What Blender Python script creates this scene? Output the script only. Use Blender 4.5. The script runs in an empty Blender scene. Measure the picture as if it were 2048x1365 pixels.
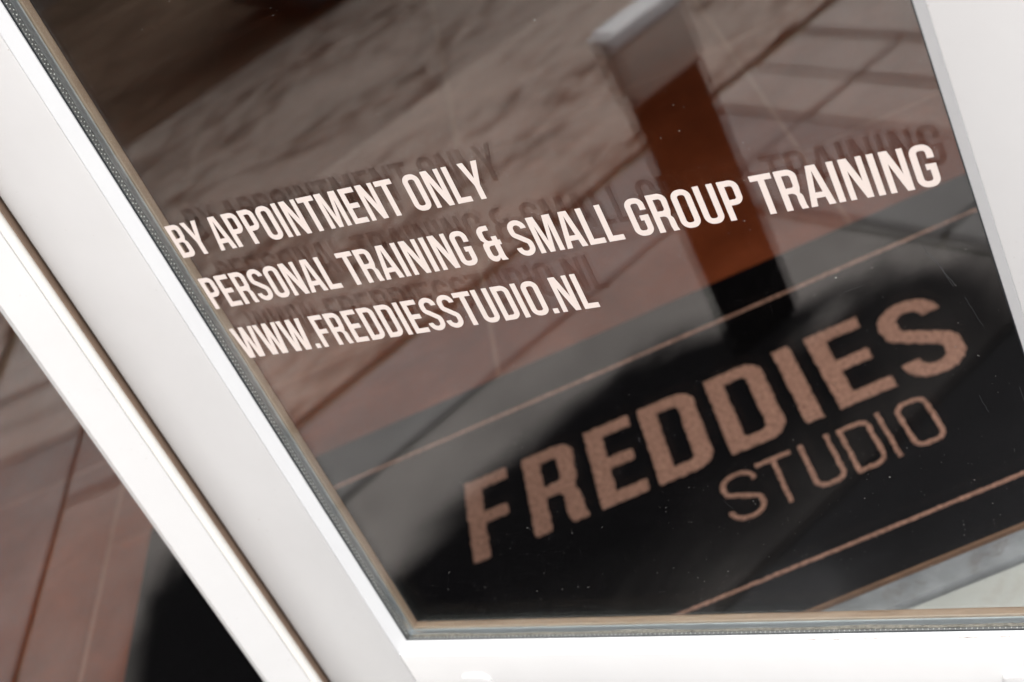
import bpy, bmesh, math, random
from mathutils import Vector, Matrix
from mathutils.geometry import tessellate_polygon
random.seed(7)
scene = bpy.context.scene
C = scene.collection

# ------------------------------------------------------------------ camera
CAM_H = 0.95                                   # lens height above the mat
right = Vector((0.90912804, -0.09730278, -0.40499183))
down = Vector((-0.39936624, -0.47977987, -0.78122845))
fwd = Vector((-0.11829123, 0.87197675, -0.47504077))
cd = bpy.data.cameras.new('camera')
cam = bpy.data.objects.new('camera', cd); C.objects.link(cam); scene.camera = cam
cam.matrix_world = Matrix(((right.x, -down.x, -fwd.x, 0), (right.y, -down.y, -fwd.y, 0),
                           (right.z, -down.z, -fwd.z, CAM_H), (0, 0, 0, 1)))
cd.sensor_width = 36; cd.lens = 36 * 3088 / 2048
cd.clip_start = 0.01; cd.clip_end = 200
cd.dof.use_dof = True; cd.dof.focus_distance = 0.93; cd.dof.aperture_fstop = 8.0

# ------------------------------------------------------------------ light
SUN_EL, SUN_AZ = math.radians(68), math.radians(178)     # azimuth clockwise from +Y (north)
world = bpy.data.worlds.new('World'); scene.world = world; world.use_nodes = True
wn = world.node_tree; wn.nodes.clear()
sky = wn.nodes.new('ShaderNodeTexSky'); sky.sky_type = 'NISHITA'; sky.sun_disc = False
sky.sun_elevation = SUN_EL; sky.sun_rotation = SUN_AZ
sky.air_density = 1.0; sky.dust_density = 4.0; sky.ozone_density = 1.0
hs = wn.nodes.new('ShaderNodeHueSaturation'); hs.inputs['Saturation'].default_value = 0.12
bg = wn.nodes.new('ShaderNodeBackground'); bg.inputs['Strength'].default_value = 0.15
wo = wn.nodes.new('ShaderNodeOutputWorld')
wn.links.new(sky.outputs[0], hs.inputs['Color']); wn.links.new(hs.outputs[0], bg.inputs[0]); wn.links.new(bg.outputs[0], wo.inputs[0])
sd = bpy.data.lights.new('sun', 'SUN'); sd.energy = 0.7; sd.angle = math.radians(40); sd.color = (1.0, .955, .90)
sun = bpy.data.objects.new('sun', sd); C.objects.link(sun)
sdir = Vector((math.sin(SUN_AZ) * math.cos(SUN_EL), math.cos(SUN_AZ) * math.cos(SUN_EL), math.sin(SUN_EL)))
sun.rotation_euler = sdir.to_track_quat('Z', 'Y').to_euler()
scene.view_settings.view_transform = 'Standard'; scene.view_settings.look = 'None'
scene.view_settings.exposure = 1.27; scene.view_settings.gamma = 1.0
scene.render.engine = 'CYCLES'
scene.cycles.transparent_max_bounces = 32; scene.cycles.max_bounces = 12

# ------------------------------------------------------------------ helpers
def obj(name, me, mat=None, parent=None):
    if isinstance(me, bmesh.types.BMesh):
        m = bpy.data.meshes.new(name); bmesh.ops.recalc_face_normals(me, faces=me.faces); me.to_mesh(m); me.free(); me = m
    o = bpy.data.objects.new(name, me); C.objects.link(o)
    if mat and not me.materials: me.materials.append(mat)
    if parent: o.parent = parent
    return o
def empty(name, parent=None, loc=(0, 0, 0), rz=0):
    o = bpy.data.objects.new(name, None); C.objects.link(o); o.empty_display_size = .05
    o.location = loc; o.rotation_euler = (0, 0, rz)
    if parent: o.parent = parent
    return o
def tag(o, label=None, cat=None, group=None, kind=None):
    if label: o['label'] = label
    if cat: o['category'] = cat
    if group: o['group'] = group
    if kind: o['kind'] = kind
    return o
def box(bm, x0, x1, y0, y1, z0, z1, bevel=0, seg=2):
    g = bmesh.ops.create_cube(bm, size=1)
    vs = g['verts']
    for v in vs:
        v.co = Vector(((x0 + x1) / 2 + v.co.x * (x1 - x0), (y0 + y1) / 2 + v.co.y * (y1 - y0), (z0 + z1) / 2 + v.co.z * (z1 - z0)))
    if bevel:
        es = list({e for v in vs for e in v.link_edges})
        bmesh.ops.bevel(bm, geom=es, offset=bevel, segments=seg, affect='EDGES', profile=.5)
    return bm
def box_obj(name, dims, mat, parent=None, bevel=0, seg=2):
    bm = bmesh.new(); box(bm, *dims, bevel=bevel, seg=seg)
    o = obj(name, bm, mat, parent)
    if bevel:
        for p in o.data.polygons: p.use_smooth = True
        o.data.set_sharp_from_angle(angle=math.radians(40))
    return o
def prism(name, section, a, b, axis, mat, parent=None, mitre=(0, 0), smooth=False):
    """extrude a closed 2-D section (u,v) along an axis; mitre shifts each end by u (or v) times the factor.
    axis 'z': (u,v)->(x,y);  axis 'x': (u,v)->(z,y)"""
    bm = bmesh.new(); rings = []
    for end, m in ((a, mitre[0]), (b, mitre[1])):
        r = []
        for (u, v) in section:
            t = end + m * u
            r.append(bm.verts.new((u, v, t) if axis == 'z' else (t, v, u)))
        rings.append(r)
    n = len(section)
    for i in range(n):
        bm.faces.new((rings[0][i], rings[0][(i + 1) % n], rings[1][(i + 1) % n], rings[1][i]))
    bm.faces.new(rings[0]); bm.faces.new(rings[1][::-1])
    o = obj(name, bm, mat, parent)
    if smooth:
        for p in o.data.polygons: p.use_smooth = True
        o.data.set_sharp_from_angle(angle=math.radians(35))
    return o

# ------------------------------------------------------------------ materials
class NT:
    def __init__(s, name):
        s.m = bpy.data.materials.new(name); s.m.use_nodes = True; s.t = s.m.node_tree; s.t.nodes.clear()
        s.out = s.n('ShaderNodeOutputMaterial')
    def n(s, t, **k):
        q = s.t.nodes.new(t)
        for a, b in k.items():
            if a in ('operation', 'blend_type', 'data_type', 'noise_dimensions', 'feature', 'use_clamp', 'interpolation_type'): setattr(q, a, b)
            else: q.inputs[a.replace('_', ' ')].default_value = b
        return q
    def l(s, a, b): s.t.links.new(a, b)
    def coords(s, scale=(1, 1, 1), rot=(0, 0, 0), loc=(0, 0, 0)):
        tc = s.n('ShaderNodeTexCoord'); mp = s.n('ShaderNodeMapping')
        mp.inputs['Scale'].default_value = scale; mp.inputs['Rotation'].default_value = rot; mp.inputs['Location'].default_value = loc
        s.l(tc.outputs['Object'], mp.inputs['Vector']); return mp.outputs[0]
    def noise(s, vec, scale, detail=6, rough=.6, dist=0):
        q = s.n('ShaderNodeTexNoise'); q.inputs['Scale'].default_value = scale; q.inputs['Detail'].default_value = detail
        q.inputs['Roughness'].default_value = rough; q.inputs['Distortion'].default_value = dist
        s.l(vec, q.inputs['Vector']); return q.outputs['Fac']
    def ramp(s, fac, stops):
        q = s.n('ShaderNodeValToRGB'); e = q.color_ramp.elements
        while len(e) < len(stops): e.new(.5)
        for i, (p, c) in enumerate(stops):
            e[i].position = p; e[i].color = (c[0], c[1], c[2], 1) if isinstance(c, tuple) else (c, c, c, 1)
        s.l(fac, q.inputs[0]); return q.outputs[0]
    def mix(s, fac, a, b, bt='MIX'):
        q = s.n('ShaderNodeMix'); q.data_type = 'RGBA'; q.blend_type = bt
        for v, i in ((fac, 0), (a, 6), (b, 7)):
            if isinstance(v, (int, float)): q.inputs[i].default_value = v
            elif isinstance(v, tuple): q.inputs[i].default_value = (*v, 1)
            else: s.l(v, q.inputs[i])
        return q.outputs[2]
    def bump(s, h, strength, dist):
        q = s.n('ShaderNodeBump'); q.inputs['Strength'].default_value = strength; q.inputs['Distance'].default_value = dist
        s.l(h, q.inputs['Height']); return q.outputs[0]
    def bsdf(s, col, rough=.5, metal=0, normal=None, spec=.5, sheen=0):
        q = s.n('ShaderNodeBsdfPrincipled')
        if isinstance(col, tuple): q.inputs['Base Color'].default_value = (*col, 1)
        else: s.l(col, q.inputs['Base Color'])
        if isinstance(rough, (int, float)): q.inputs['Roughness'].default_value = rough
        else: s.l(rough, q.inputs['Roughness'])
        q.inputs['Metallic'].default_value = metal; q.inputs['Specular IOR Level'].default_value = spec
        if sheen: q.inputs['Sheen Weight'].default_value = sheen
        if normal: s.l(normal, q.inputs['Normal'])
        s.l(q.outputs[0], s.out.inputs[0]); return s.m

def m_paint():
    t = NT('white_paint'); v = t.coords()
    n1 = t.noise(v, 14, 5, .6); c = t.ramp(n1, [(.3, (.640, .634, .628)), (.7, (.668, .664, .659))])
    spk = t.ramp(t.noise(v, 420, 2, .5), [(.72, 0.0), (.75, 1.0)])
    msk = t.ramp(t.noise(v, 30, 3, .5), [(.5, 0.0), (.62, .55)])
    c = t.mix(t.mix(1, spk, msk, 'MULTIPLY'), c, (.34, .27, .21))
    st = t.ramp(t.noise(t.coords((1, 1, .18)), 60, 4, .6), [(.62, 0.0), (.8, .12)])
    c = t.mix(st, c, (.60, .56, .50))
    b = t.bump(t.noise(v, 260, 3, .6), .12, .0006)
    return t.bsdf(c, t.ramp(t.noise(v, 40, 3, .5), [(.3, .30), (.7, .42)]), normal=b, spec=.45)
PAINT = m_paint()
def m_simple(name, col, rough=.5, metal=0, var=.0, scale=60, bump=0, spec=.5):
    t = NT(name); v = t.coords()
    if var:
        a = tuple(max(0, x * (1 - var)) for x in col); b = tuple(min(1, x * (1 + var)) for x in col)
        c = t.ramp(t.noise(v, scale, 6, .65), [(.3, a), (.7, b)])
    else: c = col
    nb = t.bump(t.noise(v, scale * 4, 4, .6), bump, .001) if bump else None
    return t.bsdf(c, rough, metal, nb, spec)
BEADP = m_simple('white_bead_plastic', (.625, .63, .637), .4, var=.02, scale=14)
def m_bead_dirt():
    t = NT('sealant_with_dirt'); v = t.coords()
    f = t.ramp(t.noise(v, 90, 5, .75), [(.50, 0.0), (.70, 1.0)])
    c = t.mix(f, (.59, .59, .59), (.24, .185, .15))
    return t.bsdf(c, .6)
BEAD_DIRT = m_bead_dirt()
VINYL = m_simple('cream_vinyl', (.69, .60, .555), .5, var=.015, scale=700, bump=.05, spec=.3)
RUBBER = m_simple('black_rubber', (.012, .016, .02), .45, var=.3, scale=200)
SEALANT = m_simple('dark_sealant', (.035, .036, .038), .55, var=.3, scale=150, bump=.3)
ALU = m_simple('grey_spacer_metal', (.15, .152, .15), .6, .2, var=.12, scale=120)
SHINY = m_simple('bright_spacer_metal', (.62, .65, .68), .33, .9, var=.05, scale=80)
LIP = m_simple('pale_wood_lip', (.62, .44, .31), .5, var=.1)
GRIME = m_simple('channel_grime', (.23, .21, .18), .9, var=.5, scale=260, bump=.5)
DOT = m_simple('spacer_perforation', (.75, .75, .72), .4)
EDGE = m_simple('glass_edge', (.52, .55, .56), .2, var=.1)
VINYLBACK = m_simple('dark_vinyl_backing', (.035, .018, .012), .7, spec=.1)
GAP = m_simple('brown_weather_seal', (.085, .050, .032), .7, var=.2)
GROOVE = m_simple('brown_groove_lining', (.22, .145, .10), .7, var=.15)
CREAM = m_simple('cream_plastic', (.76, .74, .70), .45, var=.03)
def m_wood():
    t = NT('light_wood_bead'); v = t.coords((22, 22, 3))
    n = t.noise(v, 9, 6, .6, .6); c = t.ramp(n, [(.25, (.39, .24, .155)), (.5, (.52, .345, .235)), (.75, (.60, .425, .305))])
    return t.bsdf(c, .5, normal=t.bump(n, .2, .0006))
def m_woodx():
    t = NT('light_wood_rail'); v = t.coords((3, 22, 22))
    n = t.noise(v, 9, 6, .6, .6); c = t.ramp(n, [(.25, (.39, .24, .155)), (.5, (.52, .345, .235)), (.75, (.60, .425, .305))])
    return t.bsdf(c, .5, normal=t.bump(n, .2, .0006))
WOODZ, WOODX = m_wood(), m_woodx()
def m_glass(name='clear_glass', f0=.047):
    # thin clear pane face: mirror share from the angle of view (Schlick), the rest passes straight through
    t = NT(name); lw = t.n('ShaderNodeLayerWeight'); lw.inputs['Blend'].default_value = .5
    p = t.n('ShaderNodeMath', operation='POWER'); t.l(lw.outputs['Facing'], p.inputs[0]); p.inputs[1].default_value = 5
    a = t.n('ShaderNodeMath', operation='MULTIPLY_ADD'); t.l(p.outputs[0], a.inputs[0]); a.inputs[1].default_value = .955; a.inputs[2].default_value = f0
    tr = t.n('ShaderNodeBsdfTransparent'); tr.inputs[0].default_value = (.975, .985, .98, 1)
    gl = t.n('ShaderNodeBsdfGlossy'); gl.inputs['Roughness'].default_value = 0.0; gl.inputs['Color'].default_value = (1, 1, 1, 1)
    mx = t.n('ShaderNodeMixShader'); t.l(a.outputs[0], mx.inputs[0]); t.l(tr.outputs[0], mx.inputs[1]); t.l(gl.outputs[0], mx.inputs[2])
    t.l(mx.outputs[0], t.out.inputs[0]); return t.m
GLASS = m_glass(); COATED = m_glass('coated_glass', .090)     # the cavity face of the inner pane has the usual low-emission coat
def m_mat(name, ca, cb, sc=900):
    t = NT(name); v = t.coords()
    n = t.noise(v, sc, 3, .7); big = t.noise(v, 12, 4, .6)
    c = t.ramp(n, [(.3, ca), (.72, cb)])
    c = t.mix(t.ramp(big, [(.35, 0.0), (.75, .35)]), c, tuple(x * .6 for x in cb))
    return t.bsdf(c, .95, normal=t.bump(n, .9, .004), spec=.02)
MATBLACK = m_mat('black_mat_pile', (.0012, .0010, .0012), (.0075, .0062, .0070))
MATPINK = m_mat('copper_mat_pile', (.17, .082, .058), (.62, .33, .245), 260)
def m_tile():
    t = NT('red_brown_floor_tile'); oi = t.n('ShaderNodeObjectInfo'); v = t.coords()
    n = t.noise(v, 5, 7, .62, .5); n2 = t.noise(v, 34, 5, .7)
    c = t.ramp(n, [(.28, (.098, .0168, .0040)), (.5, (.160, .031, .0088)), (.72, (.22, .049, .018))])
    c = t.mix(t.ramp(n2, [(.4, 0.0), (.7, .5)]), c, (.100, .0185, .0050))
    c = t.mix(t.n('ShaderNodeValue').outputs[0], c, c)
    return t.bsdf(c, .55, normal=t.bump(n2, .25, .002), spec=.2)
TILE = m_tile()
GROUT = m_simple('pinkish_grout', (.22, .080, .045), .9, var=.15, scale=50)
def m_concrete(name, ca, cb, stain, sc=6):
    t = NT(name); v = t.coords()
    n = t.noise(v, sc, 8, .62, .3); c = t.ramp(n, [(.3, ca), (.7, cb)])
    s2 = t.ramp(t.noise(v, sc * 1.7, 5, .6, 1.0), [(.54, 0.0), (.72, .7)])
    c = t.mix(s2, c, stain)
    return t.bsdf(c, .85, normal=t.bump(t.noise(v, 160, 5, .7), .35, .002), spec=.3)
STEP = m_concrete('pale_concrete', (.54, .52, .49), (.66, .65, .62), (.46, .39, .34), 7)
STRIP = m_concrete('weathered_grey_strip', (.20, .20, .21), (.33, .33, .345), (.16, .125, .115), 26)
COPPER = m_simple('copper_mat_trim', (.20, .105, .06), .6, .1, var=.2)
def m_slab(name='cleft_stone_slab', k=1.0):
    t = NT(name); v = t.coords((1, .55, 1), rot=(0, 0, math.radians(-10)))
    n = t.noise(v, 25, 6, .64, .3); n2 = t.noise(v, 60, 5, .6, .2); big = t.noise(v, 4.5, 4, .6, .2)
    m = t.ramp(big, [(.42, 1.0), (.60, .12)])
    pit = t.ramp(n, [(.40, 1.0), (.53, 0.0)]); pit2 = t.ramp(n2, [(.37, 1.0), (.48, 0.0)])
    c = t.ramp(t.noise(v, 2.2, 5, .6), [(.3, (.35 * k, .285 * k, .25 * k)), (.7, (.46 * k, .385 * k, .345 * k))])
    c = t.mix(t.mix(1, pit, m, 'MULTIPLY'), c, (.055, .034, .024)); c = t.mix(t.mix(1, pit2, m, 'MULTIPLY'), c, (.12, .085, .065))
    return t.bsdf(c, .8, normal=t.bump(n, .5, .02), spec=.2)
SLAB = m_slab(); SLABM = m_slab('mid_tone_slab', .72)  # second slab is the same stone colour scaled darker
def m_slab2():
    t = NT('dark_slab'); v = t.coords((1, .40, 1), rot=(0, 0, math.radians(-12)))
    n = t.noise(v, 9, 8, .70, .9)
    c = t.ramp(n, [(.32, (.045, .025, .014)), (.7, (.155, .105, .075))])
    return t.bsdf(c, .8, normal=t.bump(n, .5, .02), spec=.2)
SLABD = m_slab2()  # darker, browner slab colour for the far left
def m_paver():
    t = NT('grey_concrete_paver'); v = t.coords()
    n = t.noise(v, 7, 7, .6); c = t.ramp(n, [(.3, (.31, .27, .25)), (.7, (.42, .375, .355))])
    sp = t.noise(v, 240, 3, .7)
    c = t.mix(t.ramp(sp, [(.55, 0.0), (.75, .4)]), c, (.16, .15, .145))
    return t.bsdf(c, .85, normal=t.bump(sp, .4, .002), spec=.3)
PAVER = m_paver()
def m_darkened(name, col, var, scale):
    # paving colour carries an invented dark area that dims the reflection over the mat
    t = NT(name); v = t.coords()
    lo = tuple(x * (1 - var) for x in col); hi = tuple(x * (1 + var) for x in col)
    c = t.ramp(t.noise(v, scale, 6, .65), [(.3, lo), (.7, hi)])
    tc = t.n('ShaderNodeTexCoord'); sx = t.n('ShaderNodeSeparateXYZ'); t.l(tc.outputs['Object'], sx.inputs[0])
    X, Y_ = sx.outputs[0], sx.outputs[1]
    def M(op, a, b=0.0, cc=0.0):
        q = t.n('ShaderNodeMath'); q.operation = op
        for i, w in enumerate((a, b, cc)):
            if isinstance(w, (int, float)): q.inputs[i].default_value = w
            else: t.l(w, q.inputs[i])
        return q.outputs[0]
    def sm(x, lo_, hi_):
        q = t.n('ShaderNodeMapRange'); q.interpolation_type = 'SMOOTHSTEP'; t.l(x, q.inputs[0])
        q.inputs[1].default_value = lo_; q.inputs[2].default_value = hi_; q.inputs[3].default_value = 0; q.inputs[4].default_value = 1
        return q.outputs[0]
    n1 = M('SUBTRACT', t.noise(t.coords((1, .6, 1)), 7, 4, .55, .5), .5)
    yb = M('MAXIMUM', M('MULTIPLY_ADD', X, -1.05, -.385), .12)             # edge of the painted dark area towards the street
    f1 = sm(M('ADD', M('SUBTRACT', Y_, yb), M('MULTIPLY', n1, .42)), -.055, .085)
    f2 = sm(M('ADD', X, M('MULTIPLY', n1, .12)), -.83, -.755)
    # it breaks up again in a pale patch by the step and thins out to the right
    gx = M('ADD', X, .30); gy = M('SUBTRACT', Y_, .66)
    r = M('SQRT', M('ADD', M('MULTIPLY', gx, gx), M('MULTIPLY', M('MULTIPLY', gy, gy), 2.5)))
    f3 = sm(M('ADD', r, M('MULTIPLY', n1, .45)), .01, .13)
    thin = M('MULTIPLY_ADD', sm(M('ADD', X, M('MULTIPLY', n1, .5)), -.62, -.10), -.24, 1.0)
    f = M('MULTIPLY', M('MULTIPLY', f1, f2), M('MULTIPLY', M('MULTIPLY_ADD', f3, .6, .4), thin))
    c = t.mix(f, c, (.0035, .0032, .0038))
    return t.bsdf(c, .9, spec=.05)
PAVERD = m_darkened('darkened_paver', (.115, .112, .118), .22, 9)  # darker overall tone for the near row, plus the painted-in dark area
PAVERL = m_darkened('darkened_pale_paver', (.25, .225, .215), .22, 9)  # lighter tone at its left end, same painted-in dark area
PAVERM = m_darkened('darkened_grey_paver', (.24, .225, .222), .2, 9)  # middle tone for the next row out, same painted-in dark area
MOSS = m_darkened('darkened_mossy_joint_sand', (.14, .118, .09), .5, 25)  # mossy joints, darkened by the same painted-in area
ASPHALT = m_simple('asphalt', (.055, .053, .052), .9, var=.25, scale=40, bump=.4)
COIR = m_simple('dark_coir', (.0035, .0032, .0036), .95, var=.6, scale=90, bump=.8, spec=.02)
WALL = m_simple('interior_wall_paint', (.16, .12, .10), .8, var=.05, scale=3)
BRICKF = m_simple('facade_brick', (.20, .15, .13), .85, var=.2, scale=9)
PLANTER = m_simple('dark_brown_planter', (.003, .0022, .002), .8, var=.2, spec=.03)
RIM = m_simple('pale_post_head', (.47, .39, .345), .7, var=.08, scale=20)
RIMTOP = m_simple('white_planter_cap', (.80, .80, .82), .6, var=.04)
LEAF = m_simple('olive_leaf', (.07, .075, .03), .6, var=.4, scale=60)

# ------------------------------------------------------------------ 2-D lettering (outlines in units, cap height 700)
def arc(cx, cy, rx, ry, a0, a1, n=10):
    return [(cx + rx * math.cos(math.radians(a0 + (a1 - a0) * i / n)), cy + ry * math.sin(math.radians(a0 + (a1 - a0) * i / n))) for i in range(n + 1)]
def rr(x0, y0, x1, y1, r):                       # r = radii bl, br, tr, tl -> counter-clockwise
    bl, br, tr, tl = r; P = []
    P += arc(x0 + bl, y0 + bl, bl, bl, 180, 270) if bl else [(x0, y0)]
    P += arc(x1 - br, y0 + br, br, br, 270, 360) if br else [(x1, y0)]
    P += arc(x1 - tr, y1 - tr, tr, tr, 0, 90) if tr else [(x1, y1)]
    P += arc(x0 + tl, y1 - tl, tl, tl, 90, 180) if tl else [(x0, y1)]
    return P
def spline(pts, n=8):
    P = [pts[0]] + pts + [pts[-1]]; out = []
    for i in range(1, len(P) - 2):
        p0, p1, p2, p3 = P[i - 1:i + 3]
        for k in range(n):
            t = k / n
            out.append(tuple(.5 * ((2 * p1[j]) + (-p0[j] + p2[j]) * t + (2 * p0[j] - 5 * p1[j] + 4 * p2[j] - p3[j]) * t * t + (-p0[j] + 3 * p1[j] - 3 * p2[j] + p3[j]) * t ** 3) for j in (0, 1)))
    out.append(pts[-1]); return out
def stroke(pts, w, caps=None):
    L, R = [], []
    for i, p in enumerate(pts):
        a = pts[max(0, i - 1)]; b = pts[min(len(pts) - 1, i + 1)]
        dx, dy = b[0] - a[0], b[1] - a[1]
        if caps and i == 0: dx, dy = caps[0]
        if caps and i == len(pts) - 1: dx, dy = caps[1]
        d = math.hypot(dx, dy); nx, ny = -dy / d * w / 2, dx / d * w / 2
        L.append((p[0] + nx, p[1] + ny)); R.append((p[0] - nx, p[1] - ny))
    return L + R[::-1]
def S_path(w, s, h=700):
    a = s / 2; cx = w / 2; rx = w / 2 - a; ry = min(rx * 1.0, h * .19)
    term = h * .245
    top = [(w - a, h - term)] + [(w - a, h - a - ry)] + arc(cx, h - a - ry, rx, ry, 12, 168, 12) + [(a, h - a - ry - h * .05)]
    mid = [(a + rx * .12, h * .615), (cx - rx * .30, h * .535), (cx + rx * .30, h * .452), (w - a - rx * .12, h * .37)]
    bot = [(w - a, a + ry + h * .05)] + arc(cx, a + ry, rx, ry, -12, -168, 12) + [(a, a + ry), (a, term)]
    return spline(top + mid + bot, 4)
def glyph(ch, w, s, h=700, rk=.45):
    """returns (outer, [holes]); stem width s, box width w"""
    r = w * rk; ri = max(w * .12, r - s); m = h / 2
    if ch == 'I': return rr(0, 0, s, h, (0, 0, 0, 0)), []
    if ch == '.': return rr(0, 0, s, s, (0, 0, 0, 0)), []
    if ch == 'E':
        return [(0, 0), (w, 0), (w, s), (s, s), (s, m - s * .5), (w * .9, m - s * .5), (w * .9, m + s * .5), (s, m + s * .5), (s, h - s), (w, h - s), (w, h), (0, h)], []
    if ch == 'F':
        y = m - s * .6
        return [(0, 0), (s, 0), (s, y), (w * .9, y), (w * .9, y + s), (s, y + s), (s, h - s), (w, h - s), (w, h), (0, h)], []
    if ch == 'L': return [(0, 0), (w, 0), (w, s), (s, s), (s, h), (0, h)], []
    if ch == 'T':
        a = (w - s) / 2; return [(a, 0), (a + s, 0), (a + s, h - s), (w, h - s), (w, h), (0, h), (0, h - s), (a, h - s)], []
    if ch == 'O': return rr(0, 0, w, h, (r, r, r, r)), [rr(s, s, w - s, h - s, (ri, ri, ri, ri))]
    if ch == 'D': return rr(0, 0, w, h, (0, r, r, 0)), [rr(s, s, w - s, h - s, (0, ri, ri, 0))]
    if ch == 'U':
        return [(0, h)] + arc(r, r, r, r, 180, 270) + arc(w - r, r, r, r, 270, 360) + [(w, h), (w - s, h)] + arc(w - s - ri, s + ri, ri, ri, 0, -90) + arc(s + ri, s + ri, ri, ri, 270, 180) + [(s, h)], []
    if ch == 'P':
        y = h * .38
        return [(0, 0), (s, 0), (s, y)] + arc(w - r, y + r, r, r, 270, 360) + arc(w - r, h - r, r, r, 0, 90) + [(0, h)], \
            [rr(s, y + s, w - s, h - s, (0, ri, ri, 0))]
    if ch == 'R':
        y = h * .415; q = w - s
        out = [(0, 0), (s, 0), (s, y - s * .05)] + arc(q - w * .20, y - w * .20 - s * .05, w * .20, w * .20, 90, 0, 6) + [(q - w * .005, 90), (q + w * .04, 0), (w * 1.045, 0), (w * 1.0, h * .09), (w * .99, h * .27)]
        out += arc(w * .99 - w * .22, h * .27, w * .22, h * .14, 10, 62, 5)
        out += [(w * .93, h * .475), (w * .965, h * .53)] + arc(w - r, h - r, r, r, 0, 90) + [(0, h)]
        return out, [rr(s, y + s * .95, w - s, h - s, (0, ri, ri, 0))]
    if ch == 'B':
        r2 = w * .36
        out = [(0, 0)] + arc(w - r2, r2, r2, r2, 270, 360) + [(w, h * .30)] + arc(w - w * .25, h * .37, w * .22, h * .145, 0, 70, 5) + [(w * .87, h * .535)] + arc(w * .95 - w * .2, h * .64, w * .2, h * .09, -35, 0, 4) + arc(w * .955 - r2, h - r2, r2, r2, 0, 90) + [(0, h)]
        return out, [rr(s, s, w - s, h * .465, (0, ri, ri, 0)), rr(s, h * .585, w * .955 - s, h - s, (0, ri, ri, 0))]
    if ch == 'G':
        o = arc(r, r, r, r, 270, 180) + arc(r, h - r, r, r, 180, 90) + arc(w - r, h - r, r, r, 90, 0) + [(w, h * .67), (w - s, h * .67)]
        o += arc(w - s - ri, h - s - ri, ri, ri, 0, 90) + arc(s + ri, h - s - ri, ri, ri, 90, 180) + arc(s + ri, s + ri, ri, ri, 180, 270) + arc(w - s - ri, s + ri, ri, ri, 270, 360)
        o += [(w - s, h * .40), (w * .54, h * .40), (w * .54, h * .535), (w, h * .535)] + arc(w - r, r, r, r, 0, -90)
        return o, []
    if ch == 'S':
        return stroke(S_path(w, s, h), s, ((0, 1), (0, 1))), []
    k = w
    def sc(P, w0): return [(x * k / w0, y) for x, y in P]
    if ch == 'A': return sc([(0, 0), (95, 0), (114, 139), (249, 139), (269, 0), (369, 0), (256, 700), (112, 700)], 369), [sc([(127, 232), (236, 232), (181, 612)], 369)]
    if ch == 'Y': return sc([(0, 700), (104, 700), (181, 395), (258, 700), (362, 700), (230, 262), (230, 0), (132, 0), (132, 262)], 362), []
    if ch == 'N': return sc([(0, 0), (86, 0), (86, 490), (237, 0), (335, 0), (335, 700), (250, 700), (250, 285), (121, 700), (0, 700)], 335), []
    if ch == 'M': return sc([(0, 0), (88, 0), (88, 535), (169, 0), (257, 0), (344, 540), (344, 0), (432, 0), (432, 700), (298, 700), (218, 205), (136, 700), (0, 700)], 432), []
    if ch == 'W': return sc([(0, 700), (98, 700), (156, 190), (216, 700), (319, 700), (380, 190), (437, 700), (534, 700), (454, 0), (318, 0), (267, 425), (217, 0), (82, 0)], 534), []
    if ch == '&':
        o = [(262, 700)] + arc(166, 566, 132, 134, 90, 180, 8) + [(34, 505), (44, 440), (88, 388), (44, 350), (32, 285), (32, 150)] + arc(165, 135, 133, 143, 180, 275, 8) + [(222, 16), (246, 60), (262, 0), (374, 0), (354, 52), (348, 110), (348, 306), (388, 306), (388, 398), (348, 398), (348, 480), (250, 480), (250, 400), (176, 402), (144, 428), (132, 470), (132, 560), (142, 594), (172, 606), (262, 606)]
        return o[::-1] and [(x - 30, y) for x, y in o], [[(x - 30, y) for x, y in [(250, 308), (182, 308), (144, 290), (130, 252), (130, 150), (142, 108), (185, 92), (232, 108), (250, 150)]]]
BEBAS = dict(A=(393, 12, 369), B=(396, 36, 324), D=(394, 36, 324), E=(352, 36, 290), F=(336, 36, 280), G=(384, 32, 320), I=(174, 38, 98), L=(333, 36, 280), M=(504, 36, 432), N=(407, 36, 335), O=(384, 32, 320), P=(372, 36, 312), R=(396, 36, 316), S=(374, 24, 326), T=(352, 10, 332), U=(386, 34, 318), W=(560, 13, 534), Y=(374, 6, 362))
BEBAS['.'] = (170, 36, 98); BEBAS['&'] = (410, 14, 358); BEBAS[' '] = (160, 0, 0)
def area(P): return sum(P[i - 1][0] * P[i][1] - P[i][0] * P[i - 1][1] for i in range(len(P))) / 2
def clean(P):
    out = []
    for p in P:
        if not out or math.hypot(p[0] - out[-1][0], p[1] - out[-1][1]) > 1e-7: out.append(p)
    if math.hypot(out[0][0] - out[-1][0], out[0][1] - out[-1][1]) < 1e-7: out.pop()
    return out
def fuzz(P, step, amp):
    out = []
    for i in range(len(P)):
        a, b = P[i - 1], P[i]; d = math.hypot(b[0] - a[0], b[1] - a[1]); n = max(1, int(d / step))
        for k in range(n):
            t = k / n; out.append((a[0] + (b[0] - a[0]) * t + random.uniform(-amp, amp), a[1] + (b[1] - a[1]) * t + random.uniform(-amp, amp)))
    return out
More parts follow.
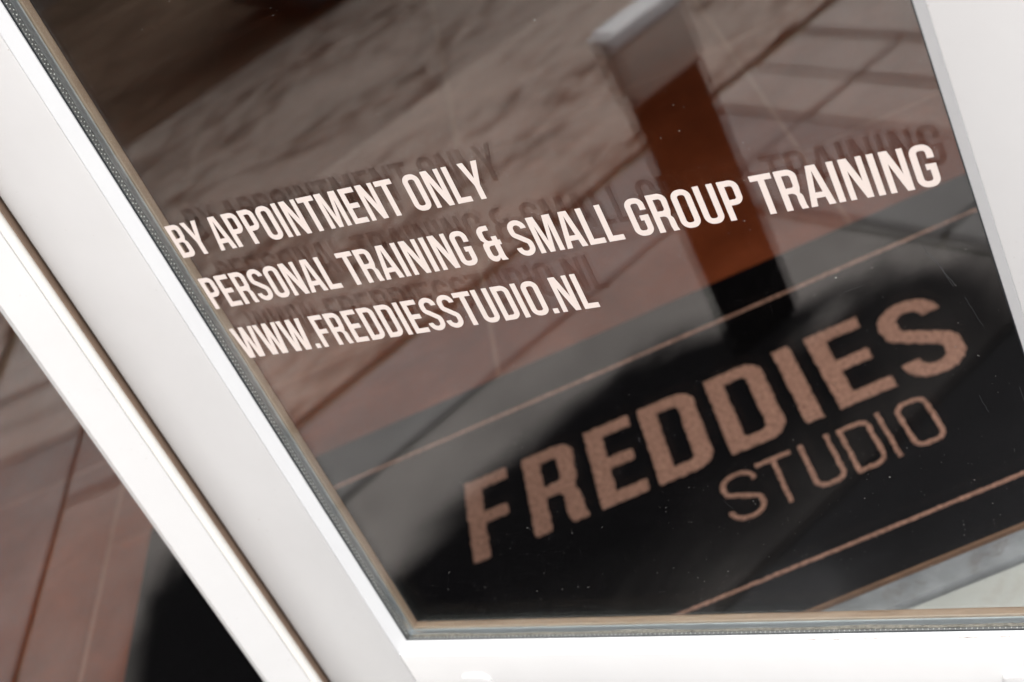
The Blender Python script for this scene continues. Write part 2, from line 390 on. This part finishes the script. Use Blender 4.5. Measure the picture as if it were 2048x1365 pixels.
def flat_mesh(name, outer, holes, t0, t1, place):
    """outline -> solid between heights t0 (back) and t1 (front); place(x,y,t)->3-D"""
    loops = [clean(outer)] + [clean(h) for h in holes]
    if area(loops[0]) < 0: loops[0].reverse()
    for h in loops[1:]:
        if area(h) > 0: h.reverse()
    tris = tessellate_polygon([[Vector((x, y, 0)) for x, y in L] for L in loops])
    flat = [p for L in loops for p in L]; n = len(flat)
    V = [place(x, y, t1) for x, y in flat] + [place(x, y, t0) for x, y in flat]
    F = []
    for a, b, c in tris:
        F.append((a, b, c)); F.append((c + n, b + n, a + n))
    o = 0
    for L in loops:
        m = len(L)
        for i in range(m):
            j = (i + 1) % m; F.append((o + i, o + i + n, o + j + n, o + j))
        o += m
    me = bpy.data.meshes.new(name); me.from_pydata(V, [], F); me.validate()
    bm = bmesh.new(); bm.from_mesh(me); bmesh.ops.recalc_face_normals(bm, faces=bm.faces); bm.to_mesh(me); bm.free()
    return me

# ================================================================== SETTING
# interior floor: grout bed and tiles
GX = [-5.1, -4.6, -4.13, -3.66, -3.19, -2.72, -2.25, -1.78, -1.30, -0.82, -0.262, 0.21, 0.68, 1.15, 1.62]
GY = [1.062, 1.90, 2.37, 2.84, 3.31, 3.78, 4.25, 4.72, 5.19, 5.66, 6.13, 6.6, 7.07]
MX0, MX1, MY0, MY1 = -0.757, 0.66, 1.0588, 1.6700
bed = box_obj('floor', (-5.2, 1.7, 1.062, 7.2, -.08, -.0145), GROUT); tag(bed, kind='structure')
grm = bmesh.new()
box(grm, -5.2, MX0 - .001, 1.0625, 7.19, -.0143, -.0012); box(grm, MX1 + .001, 1.69, 1.0625, 7.19, -.0143, -.0012); box(grm, MX0 - .001, MX1 + .001, MY1 + .002, 7.19, -.0143, -.0012)
obj('grout', grm, GROUT, bed)
def tile(x0, x1, y0, y1):
    g = .0035
    o = box_obj('tile', (x0 + g, x1 - g, y0 + g, y1 - g, -.011, random.uniform(-.0003, .0003)), TILE, bed)
for i in range(len(GX) - 1):
    for j in range(len(GY) - 1):
        x0, x1, y0, y1 = GX[i], GX[i + 1], GY[j], GY[j + 1]
        if y0 < MY1 and x1 > MX0 and x0 < MX1:      # cut round the mat well
            if y1 > MY1: tile(x0, x1, MY1 - .0015, y1)
            if x0 < MX0 and min(y1, MY1) - y0 > .02: tile(x0, MX0 + .002, y0, min(y1, MY1))
            if x1 > MX1 and min(y1, MY1) - y0 > .02: tile(MX1 - .002, x1, y0, min(y1, MY1))
        else: tile(x0, x1, y0, y1)
# room shell and facade (they keep the daylight out of the studio)
def shell(name, dims, m, label=None, cat=None):
    o = box_obj(name, dims, m); tag(o, kind='structure'); return o
shell('wall_left', (-5.4, -5.2, 1.0, 7.3, -.08, 2.9), WALL)
shell('wall_right', (1.7, 1.9, 1.0, 7.3, -.08, 2.9), WALL)
shell('wall_back', (-5.4, 1.9, 7.2, 7.4, -.08, 2.9), WALL)
shell('ceiling', (-5.4, 1.9, 1.0, 7.4, 2.9, 3.1), WALL)
shell('facade', (-8, -1.42, .98, 1.13, -.08, 4.5), BRICKF)
shell('facade', (.56, 6, .98, 1.13, -.08, 4.5), BRICKF)
shell('facade', (-1.418, .558, .98, 1.13, 2.32, 4.5), BRICKF)

# outdoor ground
gz = -.05
shell('ground', (-60, 60, -60, .98, -.4, gz - .035), ASPHALT)
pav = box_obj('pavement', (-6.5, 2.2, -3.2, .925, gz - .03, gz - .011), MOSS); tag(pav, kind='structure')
SX = [-6.4, -4.45, -2.83, -1.95, -1.21]; SY = [-3.15, -1.55, .925]
for i in range(4):
    for j in range(2):
        g = .011 if j < 0 else .009
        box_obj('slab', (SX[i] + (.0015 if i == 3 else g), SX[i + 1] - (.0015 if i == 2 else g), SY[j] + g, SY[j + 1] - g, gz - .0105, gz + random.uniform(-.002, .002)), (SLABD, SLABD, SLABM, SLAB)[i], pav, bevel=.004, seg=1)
PY = [-3.15, -2.73, -2.31, -1.89, -1.47, -1.05, -.74, -.53, -.325, -.212, -.095, .115, .925]
protos = {}
for j in range(len(PY) - 1):
    y0, y1 = PY[j], PY[j + 1]
    xs = [-.97 + .42 * k for k in range(-1, 8)] if j % 2 == 0 else [-.97 + .21 + .42 * k for k in range(-2, 8)]
    if -.34 < y0 < -.1: xs = [-.97 + .42 * k for k in range(-1, 8)]
    if y0 > .1: xs = [-.36 + .42 * k for k in range(0, 6)]
    xs = [-1.194] + [x for x in xs if -1.1 < x < 2.0] + [2.15]
    if y0 > -.1: xs = xs[1:]
    if y0 > -.1 and abs(xs[0] + .97) > .01: xs = [-.97] + xs
    for a, b in zip(xs[:-1], xs[1:]):
        g = .0035 + random.uniform(0, .0015)
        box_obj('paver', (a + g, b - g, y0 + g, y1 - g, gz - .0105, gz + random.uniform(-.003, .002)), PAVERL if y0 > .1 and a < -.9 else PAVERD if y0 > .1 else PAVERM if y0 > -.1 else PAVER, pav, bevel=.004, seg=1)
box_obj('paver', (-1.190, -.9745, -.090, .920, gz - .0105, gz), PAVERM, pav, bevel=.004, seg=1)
# pale concrete doorstep and the grey strip before the mat
step = box_obj('doorstep', (-1.40, 1.30, .932, 1.0215, -.08, -.004), STEP, bevel=.004)
tag(step, 'pale worn concrete doorstep in front of the grey threshold strip, seen low at right', 'step')
strip = box_obj('threshold_strip', (-1.40, 1.30, 1.0265, 1.0555, -.05, -.0005), STRIP, bevel=.002)
tag(strip, 'weathered grey stone threshold strip between the black mat and the pale step', 'threshold')

# ================================================================== DOORMAT
mat = box_obj('doormat', (MX0, MX1, MY0 + .0015, MY1, -.0135, .0015), MATBLACK, bevel=.001, seg=1)
tag(mat, 'black entrance mat with large copper block letters, lying inside behind the open door', 'doormat')
box_obj('trim', (MX0, MX1, MY0 - .0018, MY0 + .0008, -.013, .0022), COPPER, mat)
def mat_place(x, y, t): return (x, y, t)
def mat_letter(ch, x0, x1, y0, y1, sw, amp=.0008):
    h = 700; k = (y1 - y0) / h; w = (x1 - x0) / k; s = sw / k
    outer, holes = glyph(ch, w, s, h, .36 if sw > .01 else .40)
    T = lambda P: fuzz([(x0 + x * k, y0 + y * k) for x, y in clean(P)], .0026, amp * 1.5)
    obj('letter', flat_mesh('letter', T(outer), [T(q) for q in holes], .0012, .0034, mat_place), MATPINK, mat)
for ch, a, b in (('F', -.325, -.273), ('R', -.253, -.193), ('E', -.176, -.122), ('D', -.110, -.046), ('D', -.029, .036), ('I', .054, .0735), ('E', .092, .1535), ('S', .168, .235)):
    mat_letter(ch, a, b, *((1.3110, 1.4590) if a > .16 else (1.3205, 1.4685)), .0195)
for ch, a, b in (('S', -.053, -.015), ('T', -.012, .026), ('U', .035, .068), ('D', .077, .110), ('I', .1185, .1235), ('O', .137, .171)):
    mat_letter(ch, a, b, 1.2115, 1.2885, .0046, .0006)
for yy in (1.1195, 1.5790):
    P = fuzz([(-.60, yy - .0017), (.59, yy - .0017), (.59, yy + .0017), (-.60, yy + .0017)], .0025, .0006)
    obj('border_line', flat_mesh('border_line', P, [], .0012, .0032, mat_place), MATPINK, mat)

# ================================================================== DOOR  (local axes: x along the leaf, y inwards, z up)
TH = math.radians(29.0857)
# door frame of reference: camera foot at local (0,0); rotated by -TH about z
door = empty('glazed_door', loc=(0, 0, 0), rz=-TH)
tag(door, 'white framed glazed door standing open, cream lettering on its pane', 'door')
D = .70                                         # glass plane distance
GXL, GXR, GZB, GZT = -.7563, -.2128, CAM_H - .7465, CAM_H + 1.02
PR = .010                                       # frame face stands proud of the glass
def Y(v): return D + v
YF, YB = Y(-PR), Y(.0205)
XL, XLo = GXL - .0078, -.8539
XR, XRo = GXR + .0085, GXR + .105
ZB, ZBo = GZB - .0078, GZB - .115
# stiles and rails (outer white shell; the inner wood layer is separate)
def frame_box(name, x0, x1, z0, z1, mat_=PAINT, y0=YF, y1=Y(.0125), bv=.0012):
    return box_obj(name, (x0, x1, y0, y1, z0, z1), mat_, door, bevel=bv)
frame_box('stile', XLo, XL, ZBo, GZT + .11, bv=.0022)
frame_box('stile', XR, XRo, ZBo, GZT + .11)
frame_box('bottom_rail', XL + .0004, XR - .0004, ZBo + .0003, ZB, y0=YF + .0004)
frame_box('top_rail', XL + .0004, XR - .0004, GZT + .0078, GZT + .1097, y0=YF + .0004)
# sloping glazing beads, mitred
sec = [(XL, YF + .0006), (GXL, Y(-.0008)), (GXL, Y(.0028)), (XL, Y(.0028))]
def bead(name, along, sgn):
    bm = bmesh.new()
    pts = {'L': [(XL, ZB), (GXL, GZB), (GXL, GZT), (XL, GZT + .0078)], 'R': [(XR, ZB), (GXR, GZB), (GXR, GZT), (XR, GZT + .0078)],
           'B': [(XL, ZB), (GXL, GZB), (GXR, GZB), (XR, ZB)], 'T': [(XL, GZT + .0078), (GXL, GZT), (GXR, GZT), (XR, GZT + .0078)]}[along]
    o0, i0, i1, o1 = pts; yo, yi, yb = YF + .0006, Y(-.0009), Y(.0030)
    yb = Y(-.00012); vo = lambda p, y: bm.verts.new((p[0], y, p[1]))
    A = [vo(o0, yo), vo(i0, yi), vo(i1, yi), vo(o1, yo)]; B = [vo(o0, yb), vo(i0, yb), vo(i1, yb), vo(o1, yb)]
    bm.faces.new(A); bm.faces.new(B[::-1])
    for i in range(4): bm.faces.new((A[i], B[i], B[(i + 1) % 4], A[(i + 1) % 4]))
    bmesh.ops.bevel(bm, geom=[e for e in bm.edges if all(v in A for v in e.verts)], offset=.0005, segments=2, affect='EDGES')
    return obj(name, bm, BEADP, door)
for a in 'LRBT': bead('glazing_bead', a, 1)
# thin dirty sealant line along the bottom bead, black gasket round the glass
box_obj('sealant', (GXL + .001, GXR - .002, Y(-.0041), Y(-.0030), GZB - .0028, GZB - .0022), BEAD_DIRT, door)
bm = bmesh.new(); gy0, gy1 = Y(-.00085), Y(-.0002); gw = .0006
box(bm, GXL, GXL + gw, gy0, gy1, GZB + gw, GZT); box(bm, GXR - gw, GXR, gy0, gy1, GZB + gw, GZT)
box(bm, GXL, GXR, gy0 + .00003, gy1, GZB + .0003, GZB + gw); box(bm, GXL, GXR, gy0 + .00003, gy1, GZT - gw, GZT)
obj('gasket', bm, RUBBER, door)
# double glazing
g1 = box_obj('outer_pane', (GXL - .004, GXR + .004, Y(0), Y(.0022), GZB - .004, GZT + .004), GLASS, door)
g2 = box_obj('inner_pane', (GXL - .004, GXR + .004, Y(.0100), Y(.0121), GZB - .004, GZT + .004), GLASS, door)
def coat(o):
    me = o.data; me.materials.append(COATED)
    ymin = min(v.co.y for v in me.vertices)
    for p_ in me.polygons:
        if all(me.vertices[i].co.y < ymin + .0002 for i in p_.vertices): p_.material_index = 1
coat(g2)
def strips(name, y0, y1, inset, mat_, parent=door):
    bm = bmesh.new(); i = inset; t = .006
    box(bm, GXL + i - t, GXL + i, y0, y1, GZB + i - t, GZT + t); box(bm, GXR - i, GXR - i + t, y0, y1, GZB + i - t, GZT + t)
    box(bm, GXL + i, GXR - i, y0, y1, GZB + i - t, GZB + i); box(bm, GXL + i, GXR - i, y0, y1, GZT - i, GZT - i + t)
    return obj(name, bm, mat_, parent)
strips('sealant_edge', Y(.0000), Y(.0007), -.0001, RUBBER)
spacer = strips('spacer_bar', Y(.0007), Y(.0056), 0, ALU)
strips('spacer_channel', Y(.00565), Y(.0098), .0004, SHINY)
strips('glass_edge', Y(.0099), Y(.01135), .0002, EDGE)
strips('bead_lip', Y(.0127), Y(.0138), .0006, LIP)
# perforations of the spacer bar, two rows
bm = bmesh.new(); pitch = .00363
for yy, rad, off in ((.0020, .00034, .0018), (.0042, .00044, 0)):
    z = GZB + .004 + off
    while z < CAM_H + .05:
        bmesh.ops.create_icosphere(bm, subdivisions=1, radius=1.25 * rad * random.uniform(.85, 1.1), matrix=Matrix.Translation((GXL + .0001, Y(yy), z))); z += pitch
x = GXL + .006
while x < GXR:
    bmesh.ops.create_icosphere(bm, subdivisions=1, radius=.00034, matrix=Matrix.Translation((x, Y(.0018), GZB + .0001))); x += pitch
p = obj('perforations', bm, DOT, spacer); p['kind'] = 'stuff'
# grime that has gathered in the bottom channel
gp = []; n = 260
for i in range(n + 1):
    x = GXL + .004 + (GXR - GXL - .008) * i / n
    gp.append((x, .0052 + .0010 * math.sin(i * .11) * math.sin(i * .037 + 1) + random.uniform(-.00022, .00022)))
outline = [(GXL + .004, .0025)] + [(GXR - .004, .0025)] + gp[::-1]
obj('grime', flat_mesh('grime', outline, [], GZB + .0004, GZB + .0008, lambda x, y, t: (x, Y(y), t)), GRIME, door)
# inner wood bead
def wood(name, dims, m): return box_obj(name, dims, m, door, bevel=.0007)
wood('inner_bead', (GXL - .012, GXL, Y(.0141), YB, GZB, GZT), WOODZ)
wood('inner_bead', (GXR, GXR + .012, Y(.0141), YB, GZB, GZT), WOODZ)
wood('inner_bead', (GXL - .012, GXR + .012, Y(.0141), YB, GZB - .012, GZB - .00005), WOODX)
wood('inner_bead', (GXL - .012, GXR + .012, Y(.0141), YB, GZT + .00005, GZT + .012), WOODX)
# inner face of the frame, wood too
wood('inner_stile', (XLo, GXL - .0125, Y(.0127), YB - .0005, ZBo, GZT + .11), WOODZ)
wood('inner_stile', (GXR + .0125, XRo, Y(.0127), YB - .0005, ZBo, GZT + .11), WOODZ)
wood('inner_rail', (GXL - .0122, GXR + .0122, Y(.0128), YB - .0005, ZBo, GZB - .0125), WOODX)
wood('inner_rail', (GXL - .0122, GXR + .0122, Y(.0128), YB - .0005, GZT + .0125, GZT + .11), WOODX)
# drain caps
def cap(x):
    bm = bmesh.new(); W_, H_, T_ = .0135, .0085, .0030; ring = []
    for k, (sc, yy) in enumerate(((1, 0), (1, .5), (.93, .85), (.78, 1.0))):
        r = []
        for i in range(28):
            a = 2 * math.pi * i / 28; ca, sa = math.cos(a), math.sin(a)
            ex = 2 / 3.2
            r.append(bm.verts.new((x + W_ * sc * math.copysign(abs(ca) ** ex, ca), YF + .0004 - T_ * yy, zc + H_ * sc * math.copysign(abs(sa) ** ex, sa))))
        ring.append(r)
    for a, b in zip(ring[:-1], ring[1:]):
        for i in range(28): bm.faces.new((a[i], a[(i + 1) % 28], b[(i + 1) % 28], b[i]))
    bm.faces.new(ring[-1]); bm.faces.new(ring[0][::-1])
    o = obj('drain_cap', bm, PAINT, door)
    for p_ in o.data.polygons: p_.use_smooth = True
    o.data.set_sharp_from_angle(angle=math.radians(50))
zc = CAM_H - .7838
cap(-.702); cap(-.274)

# vinyl lettering
def text_line(text, xl, xr, zb, cap_h, label):
    root = empty('text_line', door); root['label'] = label
    u0 = BEBAS[text[0]][1]; pen = 0
    for ch in text: pen += BEBAS[ch][0]
    last = BEBAS[text[-1]]; u1 = pen - last[0] + last[1] + last[2]
    kx = (xr - xl) / (u1 - u0); kz = cap_h / 700; pen = -u0
    for ch in text:
        adv, lsb, w = BEBAS[ch]
        if ch != ' ':
            outer, holes = glyph(ch, w, 97 if ch != 'S' else 95)
            ox = pen + lsb
            me = flat_mesh('letter', [(xl + (x + ox) * kx, zb + y * kz) for x, y in outer], [[(xl + (x + ox) * kx, zb + y * kz) for x, y in q] for q in holes],
                           Y(-.00008), Y(-.00022), lambda x, y, t: (x, t, y))
            me.materials.append(VINYL); me.materials.append(VINYLBACK)
            for p_ in me.polygons: p_.material_index = 1 if all(me.vertices[i].co.y > Y(-.0001) for i in p_.vertices) else 0
            obj('letter', me, None, root)
        pen += adv
text_line('BY APPOINTMENT ONLY', -.7405, -.4862, CAM_H - .3671, .0263, 'topmost cream vinyl line reading BY APPOINTMENT ONLY')
text_line('PERSONAL TRAINING & SMALL GROUP TRAINING', -.7402, -.2266, CAM_H - .4113, .0260, 'longest cream vinyl line reading PERSONAL TRAINING & SMALL GROUP TRAINING')
text_line('WWW.FREDDIESSTUDIO.NL', -.7402, -.4515, CAM_H - .4557, .0264, 'lowest cream vinyl line, a web address')

# dust specks and fine scratches on the outside of the pane
bm = bmesh.new()
for _ in range(1300):
    x = random.uniform(GXL + .01, GXR - .005)
    z = CAM_H - .7465 + (random.random() ** 1.7) * .62
    if random.random() > .35 + .65 * (x - GXL) / (GXR - GXL): continue
    r = random.choice((.0001, .00012, .00015, .0002)) * (1.9 if random.random() < .04 else 1)
    a = random.uniform(0, 3.14); e = random.uniform(1, 1.8)
    c = bm.verts.new((x, Y(-.0003), z)); ring = [bm.verts.new((x + r * e * math.cos(t + a), Y(-.00012), z + r * math.sin(t))) for t in (0, 1.26, 2.51, 3.77, 5.03)]
    for i in range(5): bm.faces.new((c, ring[i], ring[(i + 1) % 5]))
dust = obj('dust_specks', bm, m_simple('dust', (.40, .38, .36), .9), g1); dust['kind'] = 'stuff'
bm = bmesh.new()
def scratch(pts, w):
    for i in range(len(pts) - 1):
        (x0, z0), (x1, z1) = pts[i], pts[i + 1]; d = math.hypot(x1 - x0, z1 - z0) or 1; nx, nz = -(z1 - z0) / d * w / 2, (x1 - x0) / d * w / 2
        bm.faces.new([bm.verts.new(q) for q in ((x0 + nx, Y(-.0001), z0 + nz), (x1 + nx, Y(-.0001), z1 + nz), (x1 - nx, Y(-.0001), z1 - nz), (x0 - nx, Y(-.0001), z0 - nz))])
def wig(x0, z0, x1, z1, n, a, w):
    scratch([(x0 + (x1 - x0) * i / n + random.uniform(-a, a), z0 + (z1 - z0) * i / n) for i in range(n + 1)], w)
ZZ = lambda v: CAM_H - v
wig(-.2480, ZZ(.447), -.2370, ZZ(.476), 14, .0004, .00022); wig(-.2450, ZZ(.452), -.2385, ZZ(.476), 10, .0003, .00016)
wig(-.2345, ZZ(.484), -.2300, ZZ(.505), 8, .0003, .00012); wig(-.245, ZZ(.553), -.2425, ZZ(.566), 6, .0004, .00014)
wig(-.300, ZZ(.470), -.287, ZZ(.467), 3, .0001, .00009); wig(-.430, ZZ(.62), -.426, ZZ(.628), 3, .0001, .00014)
wig(-.2215, ZZ(.55), -.218, ZZ(.60), 6, .0003, .00014)
s_ = obj('scratches', bm, m_simple('scratch', (.055, .055, .06), .6), g1); s_['kind'] = 'stuff'

# ================================================================== FIXED FRAME POST AND SIDELIGHT
side = empty('sidelight_window', loc=(0, 0, 0))
tag(side, 'fixed glazed side panel with white frame post left of the open door', 'window')
pf = 1.004
o = prism('frame_post', [(-.4195, pf), (-.4500, pf), (-.4570, 1.0135), (-.4570, 1.075), (-.4195, 1.075)], -.004, 2.30, 'z', PAINT, side)
bm = bmesh.new()
o = prism('post_edge', [(-.4193, pf + .0015), (-.4193, 1.07), (-.4132, 1.07), (-.4132, pf + .005), (-.4138, pf + .0030), (-.4152, pf + .0018)], -.003, 2.29, 'z', CREAM, side, smooth=True)
box_obj('hinge_groove', (-.4131, -.4118, pf + .0062, 1.052, -.003, 2.29), GROOVE, side, bevel=.0004)
box_obj('weather_seal', (-.4106, -.378, 1.052, 1.068, -.003, 2.29), GAP, side)
box_obj('outer_pane', (-1.36, -.4572, 1.019, 1.0216, .08, 2.24), GLASS, side)
coat(box_obj('inner_pane', (-1.36, -.4572, 1.0290, 1.0316, .08, 2.24), GLASS, side))
box_obj('bottom_rail', (-1.40, -.4575, pf, 1.07, -.003, .085), PAINT, side, bevel=.002)
box_obj('top_rail', (-1.40, .54, pf, 1.07, 2.235, 2.30), PAINT, side, bevel=.002)
box_obj('frame_post', (-1.415, -1.355, pf + .0003, 1.0705, -.003, 2.30), PAINT, side, bevel=.002)
box_obj('frame_post', (.495, .555, pf + .0003, 1.0705, -.003, 2.30), PAINT, side, bevel=.002)

# ================================================================== THINGS OUTDOORS THAT THE PANE MIRRORS
# short dark post with a pale head
pl = empty('marker_post', loc=(-.646, .332, gz), rz=0)
tag(pl, 'short dark post with pale head, a blurred shape mirrored above the longest text line', 'post')
box_obj('shaft', (-.013, .016, -.048, .048, 0.004, .35), PLANTER, pl, bevel=.003)
box_obj('head', (-.017, .019, -.052, .052, .35, .418), RIM, pl, bevel=.004)
box_obj('cap', (-.019, .021, -.054, .054, .4185, .436), RIMTOP, pl, bevel=.003)
# dark bin standing on the far slabs
bn = empty('wheelie_bin', loc=(-3.0, -.50, gz)); tag(bn, 'dark bin standing on the far paving, a blurred dark shape mirrored at top', 'bin')
bm = bmesh.new(); bottom = [(-.22, -.26), (.22, -.26), (.22, .26), (-.22, .26)]
r0 = [bm.verts.new((x, y, .03)) for x, y in bottom]; r1 = [bm.verts.new((x * 1.22, y * 1.2, .92)) for x, y in bottom]
bm.faces.new(r0[::-1]); bm.faces.new(r1)
for i in range(4): bm.faces.new((r0[i], r0[(i + 1) % 4], r1[(i + 1) % 4], r1[i]))
bmesh.ops.bevel(bm, geom=bm.edges[:], offset=.02, segments=2, affect='EDGES')
obj('body', bm, RUBBER, bn); box_obj('lid', (-.29, .29, -.34, .34, .93, .99), RUBBER, bn, bevel=.02)
shell('sky_blocker_wall', (-5.0, -4.8, -6, .97, gz - .02, 2.6), BRICKF)  # added wall out of view, blocks sky to darken the far slabs
